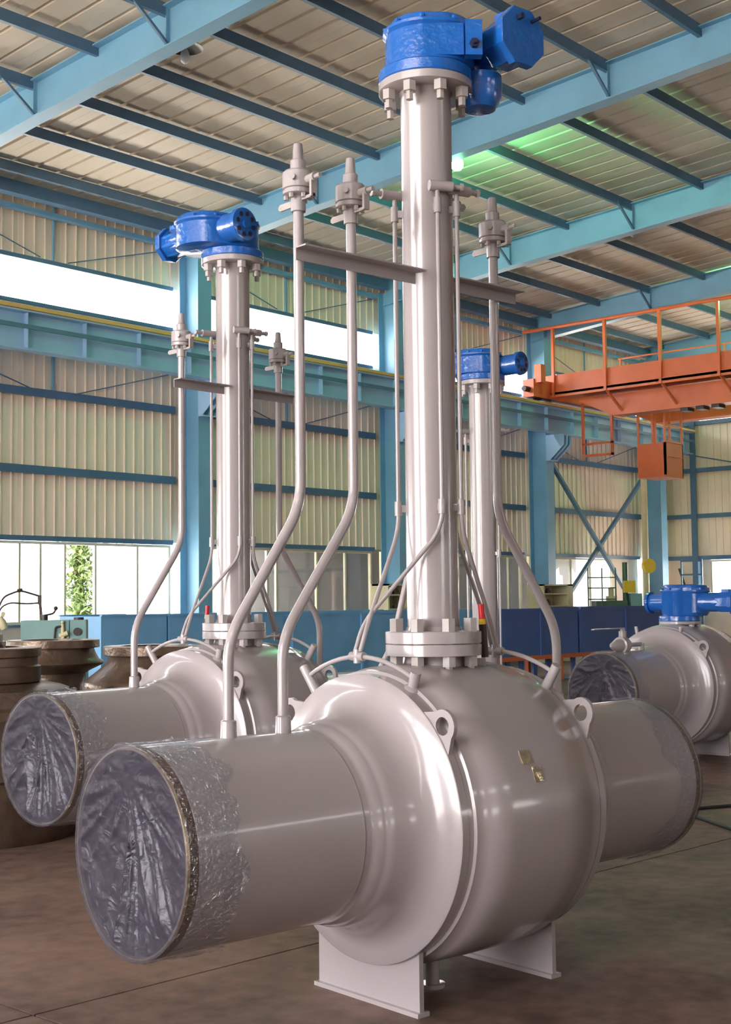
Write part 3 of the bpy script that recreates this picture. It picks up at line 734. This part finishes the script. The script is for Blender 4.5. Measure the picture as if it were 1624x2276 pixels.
    def angle(xa, xb):
        z = 2.905+dz
        return B().bb(xa, xb, -0.031, -0.025, z-0.045, z+0.005).bb(xa, xb, -0.090, -0.031, z, z+0.006).mesh('angle_bracket', V, 0)
    if 'A' in risers: link('angle_bracket', shared(('an', 'A', dz), lambda: angle(-0.735, -0.095)), t)
    elif 'B' in risers: link('angle_bracket', shared(('an', 'B', dz), lambda: angle(-0.51, -0.095)), t)
    if 'C' in risers: link('angle_bracket', shared(('an', 'C', dz), lambda: angle(0.095, 0.51)), t)
    if tubes:
        low = tubes == 'upper'
        T = [(139, -1), (-116, -1), (-72, 1), (2, 1)]
        for i, (deg, s) in enumerate(T):
            a = R(deg); x, y = 0.138*math.cos(a), 0.138*math.sin(a)
            ex = s*0.352; ey = 0.05 if i in (0, 3) else 0.085 if s < 0 else -0.05
            ey = (0.06, 0.09, -0.03, 0.0)[i]; ez = 1.345
            zt = 3.25+dz
            lo = (ex, ey, ez); l2 = (s*0.31, ey*0.95, 1.46)
            if low and i > 1: continue
            if low: zt = 2.95; x, y = (-0.10, 0.10) if i == 0 else (0.02, -0.14); a = math.atan2(y, x)
            o = link('sealant_tube', shared(('tube', i, dz), lambda: B().tube([lo, l2, (x, y, 1.84), (x, y, zt)] if not low else [(x, y, 0.95), (x, y, zt)], 0.0095, 10, 0.08).mesh('sealant_tube', V)), t)
            for zc, hh in ((1.93, 0.03), (zt-0.07, 0.032)):
                B().cyl((x, y, zc-hh), (x, y, zc+hh), 0.0165, 12).bar((x*0.76, y*0.76, zc), (x*0.96, y*0.96, zc), 0.02, 0.03).obj('coupling', V, o)
            dr = Vector((math.cos(a), math.sin(a), 0)); dr = Vector((0.85*(-1 if i < 2 else 1), 0.5*(1 if i in (0, 3) else -1)*0.4, 0)).normalized() if i != 1 else Vector((0.9, -0.44, 0))
            c = Vector((x, y, zt+0.012))
            B().cyl(c-dr*0.035, c+dr*0.065, 0.022, 14).cyl(c+dr*0.065, c+dr*0.10, 0.012, 10).cyl(c+dr*0.10, c+dr*0.112, 0.017, 6).obj('grease_fitting', V, o)
        for s in (-1, 1) if not low else ():
            dy = 0.075 if s < 0 else -0.02
            def arc():
                pts = []
                y0, z0, y1, z1 = (0.40, 1.232, -0.252, 1.25) if s < 0 else (0.30, 1.236, -0.345, 1.245)
                yc, zc = dy, 1.326
                for i in range(13):
                    u = i/12
                    yy = (1-u)**2*y0+2*u*(1-u)*(2*yc-(y0+y1)/2)+u*u*y1
                    zz = (1-u)**2*z0+2*u*(1-u)*(2*zc-(z0+z1)/2)+u*u*z1
                    pts.append((s*0.352, yy, zz))
                return B().tube(pts, 0.0095, 10, 0.01).mesh('sealant_arc', V)
            o = link('sealant_arc', shared(('arc', s), arc), t)
            link('cross_fitting', shared(('cross', s), lambda: B().cyl((s*0.352, dy-0.04, 1.327), (s*0.352, dy+0.04, 1.327), 0.018, 12).cyl((s*0.352, dy, 1.30), (s*0.352, dy, 1.355), 0.018, 12).mesh('cross_fitting', V)), o)
            for yy in ((0.40, -0.252) if s < 0 else (0.30, -0.345)):
                th = math.atan2(yy, 0.54); p0 = Vector((s*0.345, 0.55*math.sin(th), ZC+0.55*math.cos(th))); p1 = Vector((s*0.352, yy*1.05, 1.275))
                B().cyl(p0, p1, 0.021, 14).lathe([(0, 0.036), (0.012, 0.034), (0.02, 0.022)], p0, p1-p0, 16).obj('grease_stub', V, o)
    if plate:
        for (x, z, w_, h_) in ((-0.045, 0.950, 0.055, 0.055), (-0.005, 0.885, 0.048, 0.058)):
            th = math.asin(min(0.99, (z-ZC)/0.59)); y = -0.591*math.cos(th)
            nrm = Vector((0, -math.cos(th), math.sin(th))); rot = Matrix((Vector((1, 0, 0)), nrm, Vector((0, math.sin(th), math.cos(th))))).transposed()
            tag(B().box((x, y, z), (w_, 0.004, h_), rot).obj('nameplate', M['plate'], t, smooth=0, bev=0.001), 'small shiny metal plate on the grey body')
    if red:
        p0, p1 = Vector(red[0]), Vector(red[1])
        o = B().cyl(p0, p0.lerp(p1, 0.62), 0.016, 12).obj('vent_plug', M['dark'], t)
        tag(B().cyl(p0.lerp(p1, 0.62), p0.lerp(p1, 0.72), 0.015, 12).obj('band', M['yellow'], o), 'yellow band')
        tag(B().cyl(p0.lerp(p1, 0.72), p1, 0.013, 12).obj('cap', M['red'], o), 'red cap')
        d = (p0-Vector((0, 0, p0.z)));
        B().bar(Vector((p0.x*0.3, p0.y*0.3, 1.285)), Vector((p0.x, p0.y, 1.285)), 0.05, 0.045).obj('side_port', V, t, bev=0.006)
    return t
DEG = math.degrees
g_main = dict(ah=R(-41), L=0.05, r1=0.168, wp=(0.252, -0.215), aw=R(-94), w0=-0.27, w1=0.13, wz=0.172, rw=0.085, oct=0.132, plug=R(-128), plug_at=(-0.052, -0.164, 0.138), cover=(0.225, -0.10))
valve('pipeline_valve', 'biggest, nearest grey valve with tallest stem and three vent risers', (4.323, 3.445, 0), R(-7.27), g_main, seed=3, plate=True, extra=True, red=((0.17, -0.13, 1.31), (0.155, -0.125, 1.53)))
g_left = dict(ah=R(150), L=0.155, r1=0.215, wp=(-0.14, 0.09), aw=R(90), w0=-0.36, w1=0.39, wz=0.16, rw=0.09, oct=0.115)
valve('pipeline_valve', 'second grey valve behind the nearest one with two risers beside rusty castings', (5.739, 6.177, 0), R(-0.54), g_left, risers='BC', seed=5, xl=1.446, red=((-0.1, 0.16, 1.31), (-0.09, 0.15, 1.53)))
g_third = dict(ah=R(110), L=0.06, r1=0.18, wp=(0.14, 0.0), aw=R(90), w0=-0.32, w1=0.33, wz=0.14, rw=0.085, oct=0.10)
valve('pipeline_valve', 'grey valve mostly hidden behind the nearest one, its stem right of centre', (8.984, 6.603, 0), R(-0.5), g_third, stem_top=3.345, seed=8, risers='', tubes='upper', bs=0.6)
g_right = dict(ah=R(-48), L=0.07, r1=0.225, wp=(0.02, -0.03), aw=R(-90), w0=-0.37, w1=0.56, wz=0.18, rw=0.092, oct=0.125, hs=1.32)
t4 = valve('pipeline_valve', 'stemless grey valve at the right with blue gearbox directly on its body', (11.75, 6.294, 0), R(-0.73), g_right, risers='', seed=11, tubes=False, short=True, xl=1.441)
# its grease line and lever valve on the near closure
o = B().tube([(-0.735, 0, 1.05), (-0.735, 0, 1.115), (-0.98, 0, 1.115)], 0.02, 10, 0.012).lathe([(0, 0.03), (0.075, 0.026)], (-0.735, 0, 1.05), n=16).obj('vent_pipe', V, t4)
B().lathe([(0.0, 0.035), (0.02, 0.062), (0.05, 0.062), (0.055, 0.078), (0.13, 0.078), (0.135, 0.06), (0.20, 0.05), (0.27, 0.025), (0.285, 0.01)], (-0.98, 0, 1.115), (-1, 0, 0), 24).obj('lever_valve', V, o)
B().cyl((-1.06, 0, 1.16), (-1.06, 0, 1.245), 0.036, 14).cyl((-1.06, 0, 1.245), (-1.06, 0, 1.265), 0.025, 6).obj('valve_bonnet', V, o)
B().bb(-1.56, -1.04, -0.016, 0.016, 1.265, 1.275).obj('lever', V, o, smooth=0)
for y in (-0.20, 0.26): B().cyl((-0.36, y, 1.18), (-0.36, y*1.05, 1.27), 0.016, 10).obj('grease_stub', V, t4)
# ================================================================== CASTINGS, MACHINE, BINS, BACKGROUND
def casting(label, loc, prof, key):
    t = empty('valve_casting', loc); tag(t, label, 'casting', 'rusty flanged castings stacked on the floor')
    B().lathe(prof, n=56).obj('casting_body', M['rust'], t, 35)
    return t
cA = casting('dark rusty stacked casting at the left edge, lowest and widest', (5.10, 7.96, 0), [(0.0, 0.60), (0.06, 0.62), (0.35, 0.62), (0.37, 0.60), (0.40, 0.60), (0.42, 0.63), (0.78, 0.63), (0.80, 0.60), (0.86, 0.60), (0.88, 0.57), (0.98, 0.55), (1.0, 0.50), (1.02, 0.40)], 'A')
B().lathe([(1.021, 0.35), (1.03, 0.36), (1.13, 0.36), (1.14, 0.34), (1.19, 0.34), (1.20, 0.36), (1.255, 0.365), (1.26, 0.35), (1.262, 0.25), (1.19, 0.24)], n=56, cap=(False, True)).obj('upper_ring', M['rust'], cA, 30)
B().lathe([(1.19, 0.20), (1.30, 0.20), (1.302, 0.18), (1.35, 0.18), (1.36, 0.14)], (-0.05, 0.06, 0), n=40).obj('top_ring', M['rust'], cA, 30)
cB = casting('rusty casting with wide top flange and flared neck under the green machine', (6.56, 9.26, 0), [(0.0, 0.45), (0.05, 0.46), (0.4, 0.46), (0.42, 0.40), (0.6, 0.27), (0.84, 0.265), (0.86, 0.255), (0.98, 0.27), (1.0, 0.30), (1.05, 0.405), (1.065, 0.415), (1.075, 0.41), (1.10, 0.375), (1.15, 0.345), (1.185, 0.335), (1.19, 0.375), (1.195, 0.38), (1.252, 0.38), (1.256, 0.37), (1.256, 0.26), (1.15, 0.24)], 'B')
cC = casting('rusty casting with flared skirt half hidden behind the second valve', (6.50, 7.86, 0), [(0.0, 0.50), (0.06, 0.53), (0.5, 0.53), (0.86, 0.52), (0.89, 0.535), (0.955, 0.535), (0.985, 0.52), (1.03, 0.46), (1.07, 0.41), (1.12, 0.365), (1.155, 0.352), (1.16, 0.39), (1.165, 0.395), (1.225, 0.395), (1.23, 0.385), (1.23, 0.27), (1.1, 0.25)], 'C')
# teal machine on a bench behind the castings
MX, MY = 7.75, 10.93
mt = empty('machine_tool', (MX, MY, 0), R(-41.4)); tag(mt, 'teal machine head with crank handles behind the rusty castings', 'machine')
# local x = towards picture right, y = away
B().bb(-0.32, 0.32, -0.16, 0.20, 0, 1.20).bb(-0.42, 0.42, -0.22, 0.26, 0, 0.12).obj('bench', M['teal'], mt, bev=0.01)
B().bb(-0.30, 0.16, -0.13, 0.15, 1.2005, 1.395).obj('head_box', M['teal'], mt, bev=0.012)
e = B().bb(0.165, 0.32, -0.12, 0.15, 1.2005, 1.395).obj('gear_box', M['teal'], mt, bev=0.008)
B().cyl((0.24, -0.135, 1.28), (0.24, -0.12, 1.28), 0.040, 20).obj('shaft_hole', M['dark'], e)
B().cyl((0.245, -0.05, 1.395), (0.245, -0.05, 1.42), 0.05, 16).obj('top_cap', M['dark'], e)
B().tube([(0.02, -0.15, 1.20), (0.03, -0.15, 1.33), (0.09, -0.15, 1.335)], 0.010, 8, 0.07).obj('hose', M['dark'], mt)
B().cyl((0.105, -0.15, 1.20), (0.100, -0.15, 1.36), 0.022, 10, 0.014).sphere((0.10, -0.15, 1.375), 0.016).cyl((0.07, -0.15, 1.24), (0.15, -0.15, 1.27), 0.025, 10).obj('hand_lever', M['cabinet'], mt)
p = B().bar((-0.115, 0, 1.395), (-0.135, 0, 1.60), 0.025, 0.025).bar((-0.135, 0, 1.55), (-0.135, 0, 1.64), 0.035, 0.035).cyl((-0.09, 0, 1.395), (-0.09, 0, 1.45), 0.035, 12).obj('arm_post', M['dark'], mt, smooth=0)
B().tube([(-0.135, 0, 1.63), (-0.325, 0, 1.69), (-0.48, 0, 1.63), (-0.53, 0, 1.52), (-0.52, 0, 1.43)], 0.010, 8, 0.05).cyl((-0.35, 0, 1.685), (-0.30, 0, 1.695), 0.017, 8).obj('upper_arm', M['dark'], mt)
B().tube([(-0.14, 0, 1.565), (-0.25, 0, 1.556), (-0.42, 0, 1.57), (-0.5, 0, 1.53), (-0.53, 0, 1.46)], 0.0085, 8, 0.05).obj('lower_arm', M['dark'], mt)
B().tube([(-0.09, 0, 1.44), (0.0, 0, 1.46), (0.02, 0, 1.50)], 0.010, 8, 0.03).sphere((0.02, 0, 1.51), 0.021).obj('ball_handle', M['dark'], mt)
B().lathe([(0, 0.03), (0.03, 0.045), (0.08, 0.04), (0.13, 0.02)], (-0.47, 0, 1.31), (-0.35, 0, 1), 14).cyl((-0.50, 0, 1.46), (-0.47, 0, 1.45), 0.025, 8).obj('spot_lamp', M['cabinet'], mt)

# long blue bins on an orange rack
YBN = 14.0
def bin_(x0, x1, z0, z1, label, lip=0.05, m=None):
    m = m or M['bin']
    t = empty('steel_bin', ((x0+x1)/2, YBN, z0)); tag(t, label, 'bin', 'blue steel bins lined up before the left wall')
    L, h = x1-x0, z1-z0
    b3 = B(); w_ = 0.9
    b3.bb(-L/2, L/2, 0, 0.02, 0, h).bb(-L/2, L/2, w_-0.02, w_, 0, h).bb(-L/2, -L/2+0.02, 0.02, w_-0.02, 0, h).bb(L/2-0.02, L/2, 0.02, w_-0.02, 0, h).bb(-L/2+0.02, L/2-0.02, 0.02, w_-0.02, 0.02, 0.05)
    b3.obj('bin_shell', m, t, smooth=0)
    B().bb(-L/2-0.01, L/2+0.01, -0.03, 0.02, h, h+lip).bb(-L/2-0.01, L/2+0.01, w_-0.02, w_+0.03, h, h+lip).obj('top_lip', m, t, smooth=0)
    k = int(L/1.2)
    for i in range(1, k): B().bb(-L/2+i*L/k-0.03, -L/2+i*L/k+0.03, -0.025, 0, 0, h).obj('rib', m, t, smooth=0)
    return t
bin_(10.66, 11.76, 0.0, 1.385, 'short blue steel bin in its lit tone beside the rusty castings', 0.02)
bin_(11.80, 14.0, 0.0, 1.375, 'blue steel bin in its lit tone behind the second valve, left of its stem', 0.02)
bin_(14.2, 17.3, 0.0, 1.345, 'blue steel bin between the two tall stems')
bin_(17.4, 19.2, 0.0, 1.33, 'blue steel bin just left of the tallest stem')
bin_(19.5, 22.06, 0.50, 1.31, 'blue steel bin in its shaded tone on orange rack right of the hidden valve', m=M['bin_shaded'])
bin_(22.14, 25.6, 0.50, 1.33, 'blue steel bin in its shaded tone on the orange rack behind the stemless valve', m=M['bin_shaded'])
rk = empty('steel_rack', (22.5, YBN, 0)); tag(rk, 'orange steel rack carrying the shaded blue bins', 'rack')
for y in (0.05, 0.80): B().bb(-3.1, 3.2, y-0.04, y+0.04, 0.42, 0.499).obj('rack_beam', M['orange'], rk, smooth=0)
for x in (-3.05, -1.0, 1.1, 3.1):
    for y in (0.05, 0.80): B().bb(x-0.04, x+0.04, y-0.04, y+0.04, 0, 0.42).obj('leg', M['orange'], rk, smooth=0)
for i in range(14): tag(B().bb(-0.06, 0.06, 0.2, 0.24, 0.021, 0.40).obj('stored_bar', M['bin_shaded'], smooth=0, loc=(22.5-2.94+i*0.44, YBN, 0)), 'upright blue steel bar under the orange rack, %s from the left' % ('first second third fourth fifth sixth seventh eighth ninth tenth eleventh twelfth thirteenth fourteenth'.split()[i]), 'bar', 'blue bars under the orange rack')
for y in (0.2, 0.24): B().bb(-3.05, 3.1, y-0.02, y+0.02, 0.0, 0.02).obj('bottom_rail', M['bin'], rk, smooth=0)

# cabinets and tool racks by the columns
def tool_rack(x, y, label, w_=0.9):
    t = empty('tool_rack', (x, y, 0)); tag(t, label, 'rack', 'cream tool racks against the columns')
    B().bb(-w_/2, w_/2, 0.25, 0.28, 0, 1.9).bb(-w_/2, -w_/2+0.05, -0.2, 0.25, 0, 1.9).bb(w_/2-0.22, w_/2, -0.2, 0.25, 0, 1.9).bb(-w_/2, w_/2, -0.2, 0.25, 1.86, 1.9).obj('rack_case', M['cabinet'], t, smooth=0)
    for i in range(4): B().bb(-w_/2+0.05, w_/2-0.22, -0.19, 0.25, 0.75+i*0.3, 0.78+i*0.3).obj('shelf', M['cabinet'], t, smooth=0)
    for i, sh in enumerate(('lowest', 'second', 'third', 'top')):
        for j, side in enumerate(('left', 'right')):
            r_ = rnd.uniform(0.06, 0.09); h_ = rnd.uniform(0.1, 0.165)
            tag(B().lathe([(0, r_), (h_*0.6, r_), (h_*0.65, r_*0.6), (h_, r_*0.5)], n=10).obj('machine_tool_bit', M['wood'], loc=(x-w_/2+0.2+j*0.27, y, 0.7805+i*0.3)),
                'dark tool bit, %s one on the %s shelf %s' % (side, sh, label.split('dark tools ')[1]), 'tool', 'tools on the rack '+label.split('dark tools ')[1])
tool_rack(21.6, 18.25, 'cream tool rack with dark tools left of the tallest stem')
tool_rack(27.6, 18.25, 'cream tool rack with dark tools behind the right riser', 1.3)
# guard railing frame, drill press and post with yellow float near the far end
g = empty('guard_frame', (28.45, 17.75, 0), R(-48)); tag(g, 'thin dark guard frame before the bright window', 'railing')
for z in (1.52, 1.80, 2.06): B().bb(0.0, 0.72, -0.012, 0.012, z-0.016, z+0.016).obj('rail', M['green'], g, smooth=0)
for x in (0.0, 0.35, 0.69): B().bb(x, x+0.03, -0.016, 0.016, 0, 2.3).obj('post', M['green'], g, smooth=0)
d = empty('drill_press', (29.5, 17.45, 0), R(-48)); tag(d, 'green drill press with yellow head near the far corner', 'machine')
B().bb(-0.65, 0.55, -0.4, 0.4, 0, 0.15).bb(-0.45, 0.50, -0.3, 0.3, 0.15, 1.25).obj('machine_base', M['green'], d, bev=0.02)
B().bb(-0.68, 0.10, -0.42, 0.3, 1.25, 1.48).obj('work_table', M['green'], d, bev=0.01)
B().cyl((0.16, 0.1, 1.25), (0.16, 0.1, 2.45), 0.07, 16).obj('column', M['green'], d)
B().bb(0.22, 0.52, -0.2, 0.2, 1.25, 1.66).obj('side_cabinet', M['teal'], d, bev=0.02)
tag(B().bb(0.06, 0.34, -0.28, 0.0, 1.68, 1.98).obj('drill_head', M['yellow'], d, bev=0.05), 'yellow drill head')
B().cyl((-0.25, -0.1, 1.48), (-0.25, -0.1, 1.80), 0.07, 12).bb(-0.36, -0.12, -0.2, 0.02, 1.481, 1.60).obj('vice', M['cabinet'], d)
B().bb(0.66, 0.98, -0.2, 0.3, 0, 1.52).cyl((0.82, 0, 1.52), (0.82, 0, 1.62), 0.13, 14).obj('motor_box', M['dark'], d, bev=0.02)
pp = empty('down_pipe', (32.6, 18.45, 0)); tag(pp, 'cream vertical pipe with yellow cap beside the last blue column', 'pipe')
B().cyl((0, 0, 0), (0, 0, 5.2), 0.09, 14).obj('pipe', M['cabinet'], pp)
tag(B().cyl((-0.05, -0.16, 2.42), (0.0, -0.05, 2.42), 0.20, 16).obj('hose_reel', M['yellow'], pp), 'yellow round reel')
sr = empty('storage_rack', (35.2, 18.3, 0)); tag(sr, 'thin frame rack against the far wall beside the lit window', 'rack')
for y in (-0.2, 0.45):
    B().bb(-0.02, 0.02, y-0.02, y+0.02, 0, 2.65).obj('post', M['girt'], sr, smooth=0)
for z in (1.0, 1.75, 2.2, 2.6): B().bb(-0.02, 0.02, -0.2, 0.45, z-0.025, z+0.025).obj('rail', M['girt'], sr, smooth=0)

# outside: annex wall shading the middle windows, tree seen through the open pane
an = tag(B().bb(18.9, 32.9, 20.9, 21.5, -0.32, 6.2).obj('annex_building', M['annex'], smooth=0), 'plain grey annex outside the middle windows', 'building')
tr = empty('leafy_tree', (16.92, 22.9, -0.32)); tag(tr, 'sunlit leafy tree seen through the open window pane', 'tree')
B().tube([(0, 0, 0), (0.05, 0, 1.2), (-0.05, 0.1, 2.4), (0.02, 0, 3.6)], 0.06, 8, 0.3).obj('trunk', M['bark'], tr)
lb = B()
for i in range(5000):
    a, z, r_ = rnd.uniform(0, 6.28), rnd.uniform(0.9, 4.4), abs(rnd.gauss(0, 0.42))
    c = Vector((r_*math.cos(a)*0.9, r_*math.sin(a), z)); s_ = rnd.uniform(0.05, 0.10)
    rot = Matrix.Rotation(rnd.uniform(0, 6.28), 3, 'Z') @ Matrix.Rotation(rnd.uniform(-1, 1), 3, 'X')
    v = [lb.bm.verts.new(c+rot @ Vector(q)*s_) for q in ((0, -1, 0), (0.5, 0, 0.12), (0, 1, 0), (-0.5, 0, 0.12))]
    lb.bm.faces.new(v)
lo = lb.obj('foliage', M['leaf'], tr, smooth=0); lo['kind'] = 'stuff'
# cable on the floor at the right
tag(B().tube([(7.6, 3.2, 0.012), (8.2, 4.0, 0.012), (8.75, 4.75, 0.012), (9.2, 4.55, 0.012), (10.5, 3.6, 0.012), (12.0, 2.2, 0.012)], 0.012, 8, 0.4).obj('floor_cable', M['cable']), 'thin black cable lying on the floor at the right', 'cable')
